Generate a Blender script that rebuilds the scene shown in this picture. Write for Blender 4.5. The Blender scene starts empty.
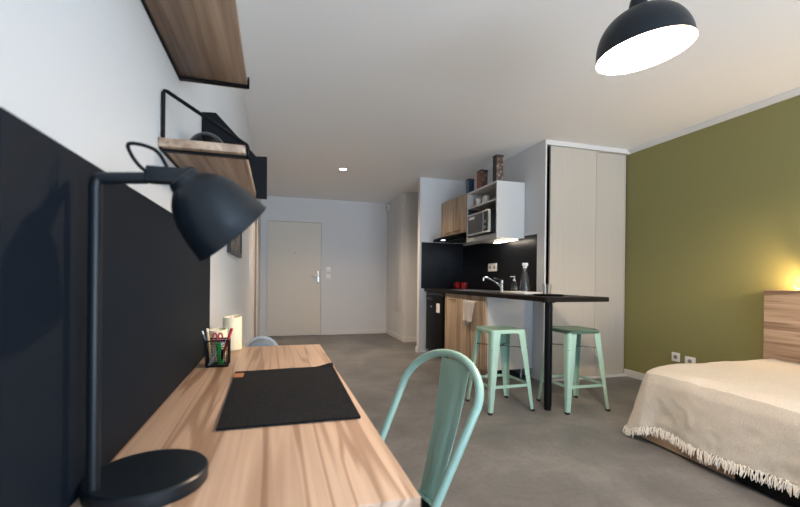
import bpy, bmesh, math, random
from mathutils import Vector, Matrix, noise
random.seed(7)
S = bpy.context.scene
COL = S.collection
PI = math.pi

# ------------------------------------------------------------------ materials
def mat(name, col, rough=.5, metal=0, spec=.5, trans=0, ior=1.45, coat=0):
    m = bpy.data.materials.new(name); m.use_nodes = True
    b = m.node_tree.nodes['Principled BSDF']
    b.inputs['Base Color'].default_value = (*col, 1); b.inputs['Roughness'].default_value = rough
    b.inputs['Metallic'].default_value = metal; b.inputs['Specular IOR Level'].default_value = spec
    b.inputs['Transmission Weight'].default_value = trans; b.inputs['IOR'].default_value = ior
    b.inputs['Coat Weight'].default_value = coat
    return m
def N(m, t, **kw):
    n = m.node_tree.nodes.new(t)
    for k, v in kw.items(): setattr(n, k, v)
    return n
def L(m, a, b): m.node_tree.links.new(a, b)
def coords(m, scale, rot=(0, 0, 0)):
    tc = N(m, 'ShaderNodeTexCoord'); mp = N(m, 'ShaderNodeMapping')
    mp.inputs['Scale'].default_value = scale; mp.inputs['Rotation'].default_value = rot
    L(m, tc.outputs['Object'], mp.inputs['Vector']); return mp.outputs['Vector']
def nz(m, vec, scale, detail=4, rough=.55, dist=0):
    n = N(m, 'ShaderNodeTexNoise'); n.inputs['Scale'].default_value = scale; n.inputs['Detail'].default_value = detail
    n.inputs['Roughness'].default_value = rough; n.inputs['Distortion'].default_value = dist
    L(m, vec, n.inputs['Vector']); return n.outputs['Fac']
def ramp(m, fac, stops):
    r = N(m, 'ShaderNodeValToRGB'); e = r.color_ramp.elements
    while len(e) > 2: e.remove(e[-1])
    for i, (p, c) in enumerate(stops):
        el = e[i] if i < 2 else e.new(p)
        el.position = p; el.color = (*c, 1)
    L(m, fac, r.inputs['Fac']); return r.outputs['Color']
def mix(m, a, b, fac, mode='MIX'):
    x = N(m, 'ShaderNodeMix'); x.data_type = 'RGBA'; x.blend_type = mode
    if isinstance(fac, float): x.inputs[0].default_value = fac
    else: L(m, fac, x.inputs[0])
    L(m, a, x.inputs[6]); L(m, b, x.inputs[7]); return x.outputs[2]
def bump(m, h, strength, dist=.002):
    b = N(m, 'ShaderNodeBump'); b.inputs['Strength'].default_value = strength; b.inputs['Distance'].default_value = dist
    L(m, h, b.inputs['Height']); L(m, b.outputs['Normal'], bsdf(m).inputs['Normal'])
def bsdf(m): return m.node_tree.nodes['Principled BSDF']

def wood(name, axis, dark, mid, light, rough=.45, freq=11):
    m = mat(name, mid, rough)
    i = 'xyz'.index(axis)
    s = [freq] * 3; s[i] = .55
    v = coords(m, s)
    a = nz(m, v, 1.0, 3, .6, .35)
    c = ramp(m, a, [(.30, dark), (.43, mid), (.56, light), (.72, mid)])
    s2 = [95] * 3; s2[i] = 2.2
    f = nz(m, coords(m, s2), 1.0, 2)
    g = ramp(m, f, [(.3, (.72, .70, .68)), (.62, (1, 1, 1))])
    s3 = [26] * 3; s3[i] = .9
    h = ramp(m, nz(m, coords(m, s3), 1.0, 2, .5, .5), [(.39, (.45, .38, .34)), (.46, (1, 1, 1))])
    c = mix(m, c, g, .8, 'MULTIPLY'); c = mix(m, c, h, .75, 'MULTIPLY')
    L(m, c, bsdf(m).inputs['Base Color']); return m

def paint(name, col, rough=.75, amt=.05):
    m = mat(name, col, rough, spec=.3)
    f = nz(m, coords(m, (1, 1, 1)), 140, 2)
    bump(m, f, amt, .002); return m

M = {}
M['white'] = paint('white_wall_paint', (.60, .605, .61))
M['ceil'] = paint('ceiling_paint', (.88, .87, .86))
M['green'] = paint('olive_wall_paint', (.225, .208, .082), .7, .12)
M['trim'] = mat('white_trim', (.62, .61, .59), .45)
M['doorp'] = mat('cream_door', (.60, .555, .485), .5)
M['doorbrown'] = wood('brown_door_wood', 'z', (.16, .09, .045), (.27, .17, .09), (.36, .24, .13))
def floor_mat():
    m = mat('grey_concrete_vinyl', (.2, .19, .18), .42, spec=.4)
    a = nz(m, coords(m, (1, 1, 1)), 2.2, 8, .62, .4)
    c = ramp(m, a, [(.28, (.086, .085, .084)), (.5, (.138, .135, .131)), (.72, (.21, .203, .195))])
    b = ramp(m, nz(m, coords(m, (1, 1, 1)), 34, 4), [(.3, (.82, .82, .82)), (.7, (1.08, 1.08, 1.08))])
    L(m, mix(m, c, b, .8, 'MULTIPLY'), bsdf(m).inputs['Base Color'])
    return m
M['floor'] = floor_mat()
M['desk'] = wood('pale_striped_wood', 'y', (.24, .14, .09), (.49, .33, .23), (.66, .48, .35), .45, 12)
def streaks():
    m = M['desk']
    base = ramp(m, nz(m, coords(m, (7, .5, 7)), 1.0, 3, .55, .3), [(.3, (.46, .30, .20)), (.55, (.58, .39, .265)), (.75, (.65, .455, .32))])
    fine = ramp(m, nz(m, coords(m, (120, 2.5, 120)), 1.0, 2), [(.3, (.84, .82, .80)), (.6, (1, 1, 1))])
    l1 = ramp(m, nz(m, coords(m, (24, .75, 24)), 1.0, 1, .5, .4), [(.455, (1, 1, 1)), (.492, (.58, .49, .43)), (.515, (.62, .53, .47)), (.535, (1, 1, 1))])
    l2 = ramp(m, nz(m, coords(m, (15, .6, 15)), 1.0, 2, .5, .3), [(.33, (.62, .54, .49)), (.43, (1, 1, 1))])
    c = mix(m, mix(m, mix(m, base, fine, .8, 'MULTIPLY'), l1, .85, 'MULTIPLY'), l2, .8, 'MULTIPLY')
    L(m, c, bsdf(m).inputs['Base Color'])
M['desk'] = mat('pale_striped_wood', (.55, .38, .26), .45); streaks()
M['shelf'] = wood('brown_shelf_wood', 'y', (.13, .08, .05), (.29, .19, .125), (.47, .34, .24), .5, 10)
M['head'] = wood('headboard_wood', 'y', (.24, .14, .085), (.38, .245, .155), (.50, .345, .23), .5, 10)
M['kwood'] = wood('kitchen_oak', 'z', (.28, .19, .12), (.42, .305, .205), (.52, .395, .275), .5, 10)
M['bedwood'] = wood('bed_base_wood', 'y', (.36, .22, .13), (.48, .31, .19), (.55, .38, .24), .5, 10)
M['black'] = mat('black_powder_coat', (.004, .0045, .0055), .45, spec=.12)
M['lampblack'] = mat('matt_black_lamp_metal', (.005, .008, .0115), .38, spec=.36)
M['board'] = mat('black_board_fabric', (.006, .0095, .0150), .60, spec=.10)
bump(M['board'], nz(M['board'], coords(M['board'], (300, 300, 40)), 1.0, 2), .15, .001)
M['felt'] = mat('charcoal_felt', (.010, .010, .011), .95, spec=.15)
bump(M['felt'], nz(M['felt'], coords(M['felt'], (1, 1, 1)), 420, 3), .8, .002)
L(M['felt'], ramp(M['felt'], nz(M['felt'], coords(M['felt'], (1, 1, 1)), 300, 3), [(.35, (.006, .006, .007)), (.7, (.022, .022, .024))]), bsdf(M['felt']).inputs['Base Color'])
M['leather'] = mat('tan_leather', (.42, .15, .05), .6)
M['mint'] = mat('mint_painted_steel', (.32, .49, .40), .33, coat=.15)
M['rubber'] = mat('black_rubber', (.012, .012, .012), .8)
M['steel'] = mat('brushed_steel', (.55, .55, .54), .3, 1)
M['chrome'] = mat('chrome', (.75, .75, .75), .12, 1)
M['dark'] = mat('dark_steel_rod', (.10, .12, .115), .45, .6)
M['splash'] = mat('black_splashback', (.005, .006, .008), .33, spec=.25)
M['counter'] = mat('black_laminate_counter', (.011, .009, .0085), .42, spec=.08)
M['fridge'] = mat('black_fridge_enamel', (.004, .004, .0045), .4, spec=.08)
M['cabwhite'] = mat('white_cabinet_laminate', (.56, .55, .53), .4)
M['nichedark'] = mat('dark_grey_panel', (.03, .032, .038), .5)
M['glassblack'] = mat('black_appliance_glass', (.012, .012, .013), .08)
M['mwwindow'] = mat('smoked_microwave_window', (.075, .072, .067), .12)
M['plastic'] = mat('white_plastic', (.80, .79, .76), .4)
M['label'] = mat('white_sticker', (.75, .75, .75), .6)
M['wardrobe'] = mat('cream_sliding_door', (.60, .555, .49), .42)
L(M['wardrobe'], ramp(M['wardrobe'], nz(M['wardrobe'], coords(M['wardrobe'], (60, 60, 1.2)), 1.0, 2), [(.3, (.46, .415, .355)), (.7, (.48, .435, .375))]), bsdf(M['wardrobe']).inputs['Base Color'])
M['void'] = mat('dark_wardrobe_inside', (.02, .02, .02), .8)
M['red'] = mat('red_glazed_ceramic', (.22, .006, .012), .2, coat=.3)
M['glass'] = mat('clear_glass', (.93, .95, .95), .03, trans=1, ior=1.45)
M['water'] = mat('soap_liquid', (.80, .72, .60), .1, trans=.85, ior=1.35)
M['candle'] = mat('cream_wax', (.80, .70, .50), .55)
bsdf(M['candle']).inputs['Subsurface Weight'].default_value = .25
bsdf(M['candle']).inputs['Subsurface Radius'].default_value = (.02, .012, .006)
M['wick'] = mat('candle_wick', (.9, .85, .7), .6)
M['bin'] = mat('grey_bin_plastic', (.20, .24, .29), .35)
M['binrim'] = mat('pale_grey_bin_rim', (.40, .43, .45), .35)
M['pencil'] = mat('natural_pencil_wood', (.62, .38, .18), .55)
M['bluepen'] = mat('blue_grey_pen', (.10, .17, .27), .35)
M['silverpen'] = mat('silver_pen', (.62, .60, .60), .3, .3)
M['redp'] = mat('red_plastic', (.42, .018, .03), .3)
M['greenp'] = mat('green_plastic', (.02, .36, .06), .35)
M['brass'] = mat('dark_brass_wire', (.22, .14, .05), .35, .9)
M['shade'] = mat('amber_lamp_shade', (.80, .62, .35), .8, trans=.0)
M['inner'] = mat('white_lamp_inside', (.60, .585, .55), .6)
M['towel'] = mat('grey_white_towel', (.50, .47, .44), .9)
M['frame'] = mat('black_picture_frame', (.018, .016, .015), .4)
M['mattress'] = mat('white_mattress', (.7, .68, .64), .9)
M['doorgrey'] = mat('seal_grey', (.22, .205, .185), .6)
def cloth_mat():
    m = mat('cream_cotton_weave', (.70, .63, .54), .95, spec=.15)
    w = nz(m, coords(m, (260, 60, 260)), 1.0, 2); w2 = nz(m, coords(m, (60, 260, 60)), 1.0, 2)
    ad = N(m, 'ShaderNodeMath', operation='ADD'); L(m, w, ad.inputs[0]); L(m, w2, ad.inputs[1])
    bump(m, ad.outputs[0], .35, .003)
    L(m, ramp(m, w2, [(.3, (.45, .41, .355)), (.7, (.53, .49, .43))]), bsdf(m).inputs['Base Color'])
    return m
M['cloth'] = cloth_mat()
M['fringe'] = mat('ivory_cotton_fringe', (.78, .73, .65), .95, spec=.1)
def tin(name, base, spots, scale, dark):
    m = mat(name, base, .4)
    v = N(m, 'ShaderNodeTexVoronoi'); v.inputs['Scale'].default_value = scale
    L(m, coords(m, (1, 1, 1)), v.inputs['Vector'])
    L(m, ramp(m, v.outputs['Distance'], [(.15, spots), (.38, base), (.7, dark)]), bsdf(m).inputs['Base Color']); return m
M['tinblue'] = tin('blue_printed_tin', (.02, .05, .12), (.18, .25, .34), 24, (.01, .02, .05))
M['tinred'] = tin('red_brown_printed_tin', (.14, .085, .06), (.22, .20, .16), 22, (.08, .04, .03))
M['tintall'] = tin('brown_patterned_tin', (.16, .095, .06), (.40, .36, .31), 30, (.07, .04, .03))
M['tinedge'] = mat('dark_tin_edge', (.03, .025, .025), .4)
M['tinedgered'] = mat('red_tin_side', (.22, .055, .035), .4)
M['tinedgeblue'] = mat('teal_tin_side', (.03, .13, .19), .4)
M['print'] = mat('brown_art_print', (.15, .12, .10), .6)
L(M['print'], ramp(M['print'], nz(M['print'], coords(M['print'], (1, 14, 14)), 1.0, 4), [(.35, (.07, .055, .045)), (.65, (.26, .21, .17))]), bsdf(M['print']).inputs['Base Color'])
def emit(name, col, s):
    m = mat(name, col, .5); b = bsdf(m)
    b.inputs['Emission Color'].default_value = (*col, 1); b.inputs['Emission Strength'].default_value = s; return m
M['bulb'] = emit('pendant_bulb_glow', (1, .90, .78), 60)
M['strip'] = emit('under_cabinet_strip_glow', (1, .88, .72), 13)
M['down'] = emit('downlight_glow', (1, .93, .84), 40)
M['hoodled'] = emit('hood_light_glow', (.85, .93, 1), 3)
M['warmbulb'] = emit('warm_bulb_glow', (1, .68, .33), 25)

# ------------------------------------------------------------------ mesh helpers (all in world coordinates unless a parent is rotated)
def BM(): return bmesh.new()
def box(bm, x0, x1, y0, y1, z0, z1, bev=0, seg=2):
    t = bmesh.new()
    bmesh.ops.create_cube(t, size=1)
    for v in t.verts:
        v.co = Vector(((x0+x1)/2 + v.co.x*(x1-x0), (y0+y1)/2 + v.co.y*(y1-y0), (z0+z1)/2 + v.co.z*(z1-z0)))
    if bev: bmesh.ops.bevel(t, geom=t.edges[:], offset=bev, segments=seg, affect='EDGES', profile=.5)
    me = bpy.data.meshes.new('t'); t.to_mesh(me); t.free(); bm.from_mesh(me); bpy.data.meshes.remove(me); return bm
def frame_of(d):
    d = d.normalized(); a = Vector((0, 0, 1)) if abs(d.z) < .9 else Vector((1, 0, 0))
    u = d.cross(a).normalized(); return u, d.cross(u).normalized()
def smooth_pts(pts, n=8, closed=False):
    P = [Vector(p) for p in pts]; out = []; m = len(P)
    rng = range(m if closed else m-1)
    for i in rng:
        p0 = P[(i-1) % m] if closed or i > 0 else P[0]; p1 = P[i]; p2 = P[(i+1) % m]
        p3 = P[(i+2) % m] if closed or i+2 < m else P[-1]
        for k in range(n):
            t = k/n
            out.append(.5*((2*p1)+(-p0+p2)*t+(2*p0-5*p1+4*p2-p3)*t*t+(-p0+3*p1-3*p2+p3)*t**3))
    if not closed: out.append(P[-1])
    return out
def tube(bm, pts, r, seg=12, closed=False, flat=None):
    P = [Vector(p) for p in pts]; m = len(P); rings = []; u = None
    for i, p in enumerate(P):
        a = P[(i-1) % m] if closed or i > 0 else P[0]; b = P[(i+1) % m] if closed or i < m-1 else P[-1]
        d = (b-a).normalized()
        if u is None: u, w = frame_of(d)
        else:
            u = (u - d*u.dot(d)).normalized(); w = d.cross(u).normalized()
        rr = r[i] if isinstance(r, (list, tuple)) else r
        rings.append([bm.verts.new(p + (u*math.cos(2*PI*k/seg) + w*math.sin(2*PI*k/seg))*rr) for k in range(seg)])
    for i in range(m if closed else m-1):
        A, B = rings[i], rings[(i+1) % m]
        for k in range(seg): bm.faces.new((A[k], A[(k+1) % seg], B[(k+1) % seg], B[k]))
    if not closed:
        bm.faces.new(rings[0][::-1]); bm.faces.new(rings[-1])
    return bm
def lathe(bm, prof, c=(0, 0, 0), axis=(0, 0, 1), seg=40, close=False):
    """prof: (radius, height along axis)."""
    d = Vector(axis).normalized(); u, w = frame_of(d); c = Vector(c); rings = []
    for r, h in prof:
        if r < 1e-6: rings.append([bm.verts.new(c + d*h)])
        else: rings.append([bm.verts.new(c + d*h + (u*math.cos(2*PI*k/seg) + w*math.sin(2*PI*k/seg))*r) for k in range(seg)])
    pairs = list(zip(rings[:-1], rings[1:]))
    if close: pairs.append((rings[-1], rings[0]))
    for A, B in pairs:
        for k in range(seg):
            k2 = (k+1) % seg
            if len(A) == 1 and len(B) == 1: continue
            if len(A) == 1: bm.faces.new((A[0], B[k2], B[k]))
            elif len(B) == 1: bm.faces.new((A[k], A[k2], B[0]))
            else: bm.faces.new((A[k], A[k2], B[k2], B[k]))
    return bm
def cyl(bm, c, r, h, axis=(0, 0, 1), seg=40, bev=.0):
    b = min(bev, h*.45, r*.45)
    prof = [(0, 0), (r-b, 0)] + ([(r, b), (r, h-b)] if b else [(r, h)]) + [(r-b, h), (0, h)]
    if not b: prof = [(0, 0), (r, 0), (r, h), (0, h)]
    return lathe(bm, prof, c, axis, seg)
def prism(bm, poly, d):
    """poly: 3-D points, extruded by vector d."""
    d = Vector(d); A = [bm.verts.new(p) for p in poly]; B = [bm.verts.new(Vector(p)+d) for p in poly]; n = len(A)
    bm.faces.new(A[::-1]); bm.faces.new(B)
    for i in range(n): bm.faces.new((A[i], A[(i+1) % n], B[(i+1) % n], B[i]))
    return bm
def loft(bm, loops, cap=True):
    R = [[bm.verts.new(p) for p in l] for l in loops]; n = len(R[0])
    for A, B in zip(R[:-1], R[1:]):
        for k in range(n): bm.faces.new((A[k], A[(k+1) % n], B[(k+1) % n], B[k]))
    if cap: bm.faces.new(R[0][::-1]); bm.faces.new(R[-1])
    return bm
def link(name, bm, m, smooth):
    bmesh.ops.recalc_face_normals(bm, faces=bm.faces[:])
    me = bpy.data.meshes.new(name); bm.to_mesh(me); bm.free()
    o = bpy.data.objects.new(name, me); COL.objects.link(o)
    for x in (m if isinstance(m, (list, tuple)) else [m]): me.materials.append(x)
    if smooth:
        me.polygons.foreach_set('use_smooth', [True]*len(me.polygons))
        me.set_sharp_from_angle(angle=math.radians(35))
    return o
def world_loc(o):
    p = Vector((0, 0, 0))
    while o: p += o.location; o = o.parent
    return p
def splay(bm):
    for v in bm.verts:
        v.co.x -= .042*max(0, 2.205-v.co.y)*min(1, max(0, (3.4-v.co.x)/1.05))
    return bm
def part(name, bm, m, parent, smooth=True, label=None):
    """a part given in world coordinates (parents here are unrotated while building)"""
    off = world_loc(parent)
    bmesh.ops.translate(bm, verts=bm.verts[:], vec=-off)
    o = link(name, bm, m, smooth); o.parent = parent
    if label: o['label'] = label
    return o
def tag(o, label, cat, group=None):
    o['label'] = label; o['category'] = cat
    if group: o['group'] = group
    return o
def thing(name, loc, label, cat, group=None):
    o = bpy.data.objects.new(name, None); COL.objects.link(o); o.location = loc; o.empty_display_size = .05
    return tag(o, label, cat, group)
def solo(name, bm, m, label, cat, group=None, smooth=True):
    """a thing that is a single mesh: origin at its base centre"""
    xs = [v.co.x for v in bm.verts]; ys = [v.co.y for v in bm.verts]; z = min(v.co.z for v in bm.verts)
    c = Vector(((min(xs)+max(xs))/2, (min(ys)+max(ys))/2, z))
    bmesh.ops.translate(bm, verts=bm.verts[:], vec=-c)
    o = link(name, bm, m, smooth); o.location = c
    return tag(o, label, cat, group)
def struct(name, bm, m, parent=None, smooth=False):
    if parent: return part(name, bm, m, parent, smooth)
    o = link(name, bm, m, smooth); o['kind'] = 'structure'; return o
def light(name, kind, loc, energy, col, size=.05, rot=None, parent=None, **kw):
    d = bpy.data.lights.new(name, kind); d.energy = energy; d.color = col
    if kind in ('POINT', 'SPOT'): d.shadow_soft_size = size
    for k, v in kw.items(): setattr(d, k, v)
    o = bpy.data.objects.new(name, d); COL.objects.link(o); o.location = loc
    if rot: o.rotation_euler = rot
    return o

# ------------------------------------------------------------------ room sizes
XL, XR, YN, YF, ZC = -.255, 3.70, -2.3, 7.717, 2.472
XK, YK, YW = 2.62, 5.575, 3.70            # kitchen side wall, kitchen rear wall, wardrobe front
XD, YD = 2.036, 6.548                     # boxed-in duct in the entrance

struct('floor', box(BM(), XL-.1, XR+.1, YN-.1, YF+.1, -.1, 0), M['floor'])
struct('ceiling', box(BM(), XL-.1, XR+.1, YN-.1, YF+.1, ZC, ZC+.1), M['ceil'])
struct('wall_left', box(BM(), XL-.1, XL, YN, YF, 0, ZC), M['white'])
struct('wall_right', box(BM(), XR, XR+.1, YN, YF, 0, ZC), M['green'])
struct('wall_far', box(BM(), XL-.1, XR+.1, YF, YF+.1, 0, ZC), M['white'])
struct('wall_kitchen_side', box(BM(), XK, XK+.014, YW, YD, 0, ZC), M['white'])
struct('wall_kitchen_rear', box(BM(), 1.946, XK, YK, YK+.09, 0, ZC), M['white'])
struct('wall_entrance_duct', box(BM(), XD, XK+.1, YD, YF, 0, ZC), M['white'])
# near wall with the big window that lights the room
w = BM(); wx0, wx1, wz0, wz1 = .45, 3.35, .10, 2.30
box(w, XL, wx0, YN-.1, YN, 0, ZC); box(w, wx1, XR, YN-.1, YN, 0, ZC); box(w, wx0, wx1, YN-.1, YN, 0, wz0); box(w, wx0, wx1, YN-.1, YN, wz1, ZC)
struct('wall_near', w, M['white'])
w = BM(); f = .05
box(w, wx0, wx0+f, YN-.08, YN-.02, wz0, wz1); box(w, wx1-f, wx1, YN-.08, YN-.02, wz0, wz1)
box(w, wx0+f, wx1-f, YN-.08, YN-.02, wz0, wz0+f); box(w, wx0+f, wx1-f, YN-.08, YN-.02, wz1-f, wz1)
box(w, (wx0+wx1)/2-.03, (wx0+wx1)/2+.03, YN-.08, YN-.02, wz0+f, wz1-f)
struct('window_1', w, M['trim'])

def skirting(name, x0, x1, y0, y1, h=.075): struct(name, box(BM(), x0, x1, y0, y1, 0, h, .003), M['trim'])
skirting('baseboard_right', XR-.014, XR, 2.30, YW)
skirting('baseboard_far', .87, XD, YF-.014, YF)
skirting('baseboard_duct_side', XD-.014, XD, YD-.014, YF-.014)
skirting('baseboard_duct_front', XD, 2.55, YD-.014, YD)
skirting('baseboard_partition', 1.932, 1.946, YK-.014, YK+.104)
skirting('baseboard_left', XL, XL+.012, 2.0, 5.17)
# cornice over the green wall and over the wardrobe
def cornice(name, pts_a, d):
    struct(name, prism(BM(), pts_a, d), M['trim'])
cornice('trim_1', [(XR, YN, ZC), (XR-.045, YN, ZC), (XR-.045, YN, ZC-.012), (XR-.012, YN, ZC-.045), (XR, YN, ZC-.045)], (0, YW-.05-YN, 0))

# ------------------------------------------------------------------ doors
o = struct('door_1', box(BM(), -.13, .795, YF-.012, YF-.001, .006, 2.04, .002), M['doorp'])
g = BM()
box(g, -.145, -.131, YF-.018, YF-.001, 0, 2.055); box(g, .797, .812, YF-.018, YF-.001, 0, 2.055); box(g, -.131, .797, YF-.018, YF-.001, 2.042, 2.055)
part('door_frame', g, M['trim'], o, False)
g = BM(); box(g, .790, .7965, YF-.0145, YF-.0121, .01, 2.040); box(g, -.130, .7965, YF-.0145, YF-.0121, 2.0335, 2.040); part('door_seal', g, M['doorgrey'], o, False)
g = BM(); box(g, .725, .765, YF-.02, YF-.012, .94, 1.16, .003); tube(g, [(.745, YF-.018, 1.075), (.745, YF-.065, 1.075)], .009); tube(g, smooth_pts([(.752, YF-.062, 1.075), (.70, YF-.064, 1.076), (.62, YF-.06, 1.075)]), .011); cyl(g, (.745, YF-.02, .985), .012, .012, (0, -1, 0))
part('door_handle', g, M['steel'], o)
part('peephole', cyl(BM(), (.33, YF-.012, 1.48), .009, .004, (0, -1, 0)), M['doorgrey'], o)
o = struct('door_2', box(BM(), XL+.001, XL+.006, 5.26, 6.05, .005, 2.04), M['doorbrown'])
g = BM(); box(g, XL+.001, XL+.014, 5.19, 5.258, 0, 2.10); box(g, XL+.001, XL+.014, 6.052, 6.12, 0, 2.10); box(g, XL+.001, XL+.014, 5.258, 6.052, 2.042, 2.10)
part('door_frame', g, M['trim'], o, False)

def plate(name, c, nrm, wd, ht, label, cat, kind='switch', n=1, group=None):
    """wall plate: c centre on the wall, nrm = axis pointing into the room ('-x','+x','-y')"""
    t = thing(name, c, label, cat, group)
    def B(a0, a1, z0, z1, d0, d1, bev=.0):
        x, y, z = c
        if nrm == '-y': return box(BM(), x+a0, x+a1, y-d1, y-d0, z+z0, z+z1, bev)
        if nrm == '-x': return box(BM(), x-d1, x-d0, y+a0, y+a1, z+z0, z+z1, bev)
        return box(BM(), x+d0, x+d1, y+a0, y+a1, z+z0, z+z1, bev)
    part('plate', B(-wd/2, wd/2, -ht/2, ht/2, .0005, .009, .003), M['plastic'], t)
    for i in range(n):
        cx = (i-(n-1)/2)*wd/n
        if kind == 'switch': part('rocker', B(cx-wd/n*.34, cx+wd/n*.34, -ht*.34, ht*.34, .009, .012, .001), M['plastic'], t)
        else:
            d = .0095
            if nrm == '-x': s_ = cyl(BM(), (c[0]-d, c[1]+cx, c[2]), .02, .001, (-1, 0, 0), 20)
            else: s_ = cyl(BM(), (c[0]+cx, c[1]-d, c[2]), .02, .001, (0, -1, 0), 20)
            part('socket', s_, M['doorgrey'], t)
    return t
plate('light_switch', (.925, YF, 1.20), '-y', .085, .085, 'white square light switch on the far wall, upper of two beside the entrance door', 'light switch')
plate('light_switch', (.925, YF, 1.07), '-y', .085, .085, 'white square light switch on the far wall, lower of two beside the entrance door', 'light switch')
plate('light_switch', (XL, 4.45, 1.12), '+x', .085, .30, 'tall narrow white switch plate on the left wall before the brown inner door', 'light switch')
plate('wall_socket', (XR, 3.09, .315), '-x', .085, .085, 'white socket low on the olive wall, the one nearer the wardrobe', 'socket', 'socket')
plate('wall_socket', (XR, 2.945, .30), '-x', .10, .085, 'white socket low on the olive wall, the one nearer the headboard', 'socket', 'socket')

# access panel and smoke alarm on the duct
g = BM(); box(g, XD-.008, XD-.0002, 6.66, 7.06, .47, 2.30, .002)
solo('access_panel', g, M['trim'], 'tall flat white access panel set in the side of the entrance duct', 'access panel')
t = thing('smoke_alarm', (XD, 7.62, 2.38), 'small round white alarm near the ceiling in the entrance corner', 'alarm')
part('alarm_body', lathe(BM(), [(0, 0), (.055, 0), (.055, .02), (.045, .035), (0, .038)], (XD-.0005, 7.62, 2.38), (-1, 0, 0)), M['plastic'], t)
part('grille', lathe(BM(), [(0, 0), (.022, 0), (.02, .006), (0, .007)], (XD-.0385, 7.62, 2.38), (-1, 0, 0)), M['doorgrey'], t)
# recessed downlight
t = thing('downlight', (.835, 5.47, ZC), 'round recessed downlight glowing in the ceiling towards the entrance', 'ceiling light')
part('rim', lathe(BM(), [(.042, 0), (.06, 0), (.058, -.006), (.044, -.007)], (.835, 5.47, ZC-.0005), close=True), M['trim'], t)
part('lens', cyl(BM(), (.835, 5.47, ZC-.005), .042, .0045), M['down'], t)
light('downlight_beam', 'SPOT', (.835, 5.47, ZC-.015), 125, (1, .76, .54), .04, spot_size=math.radians(150), spot_blend=.9)

# ------------------------------------------------------------------ desk, board, things on the desk
DX0, DX1, DY0, DY1, DZ = -.2535, .194, .539, 1.908, .74
t = thing('desk', ((DX0+DX1)/2, (DY0+DY1)/2, 0), 'long pale striped wooden desk along the left wall', 'desk')
part('desktop', box(BM(), DX0, DX1, DY0, DY1, DZ-.032, DZ, .0015), M['desk'], t)
for y in (DY0+.03, DY1-.06): part('leg', box(BM(), DX0+.02, DX1-.03, y, y+.03, 0, DZ-.032, .001), M['desk'], t)
part('rail', box(BM(), DX0+.02, DX0+.04, DY0+.06, DY1-.06, DZ-.2, DZ-.032, .001), M['desk'], t)
solo('pinboard', box(BM(), XL+.0008, XL+.0055, .487, 1.815, DZ+.001, 1.197, .001), M['board'], 'wide black board standing on the desk against the left wall', 'board')

# desk lamp
Yl = .607; LX = -.171; LYc = .672
t = thing('desk_lamp', (LX, LYc, DZ), 'matt black desk lamp with bell shade and round base in the foreground', 'desk lamp')
part('base', cyl(BM(), (LX, LYc, DZ+.0005), .078, .021, bev=.0025, seg=72), M['lampblack'], t)
PX, PY = -.2237, .630
part('pole', tube(BM(), [(PX, PY, DZ+.021), (PX, PY, 1.154), (PX+.001, PY, 1.1605), (PX+.004, PY, 1.164), (PX+.010, PY, 1.1647), (-.164, PY, 1.1688)], .0078, 16), M['lampblack'], t)
hd = Vector((.675, .26, -.738)).normalized()
rim = Vector((-.058, PY, 1.1008)); neck = rim - hd*.083
arm = part('arm_bracket', box(BM(), -.164, -.108, PY-.013, PY+.009, 1.1626, 1.1833, .002), M['lampblack'], t)
part('knob', cyl(BM(), (-.109, PY-.013, 1.1735), .0105, .008, (0, -1, 0), 24, .002), M['lampblack'], t)
sh = BM()
outer = [(.0155, -.012), (.0185, -.010), (.021, -.002), (.0265, .002), (.034, .009), (.041, .019), (.0465, .032), (.0505, .046), (.0535, .062), (.0555, .078), (.0568, .0805)]
outer = [(a*1.038, b*1.038) for a, b in outer]
inner = [(r-.0018, h) for r, h in outer]
lathe(sh, [(0, -.013)] + outer + inner[::-1][:-1] + [(0, .004)], neck, hd, 56)
s_ = part('lamp_shade', sh, M['lampblack'], t)
part('bulb', lathe(BM(), [(0, .008), (.01, .008), (.012, .02), (.02, .04), (.022, .05), (.016, .056), (0, .060)], neck, hd, 24), M['inner'], t)
part('cable', tube(BM(), smooth_pts([(-0.1391, PY-.002, 1.1812), (-0.1505, PY-.004, 1.2020), (-0.1640, PY-.006, 1.2093), (-0.1811, PY-.006, 1.2113), (-0.1858, PY-.006, 1.2067), (-0.1785, PY-.006, 1.1906), (-0.1671, PY-.004, 1.1781), (-0.1557, PY-.002, 1.1740)]), .0024, 10), M['black'], t)

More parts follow.
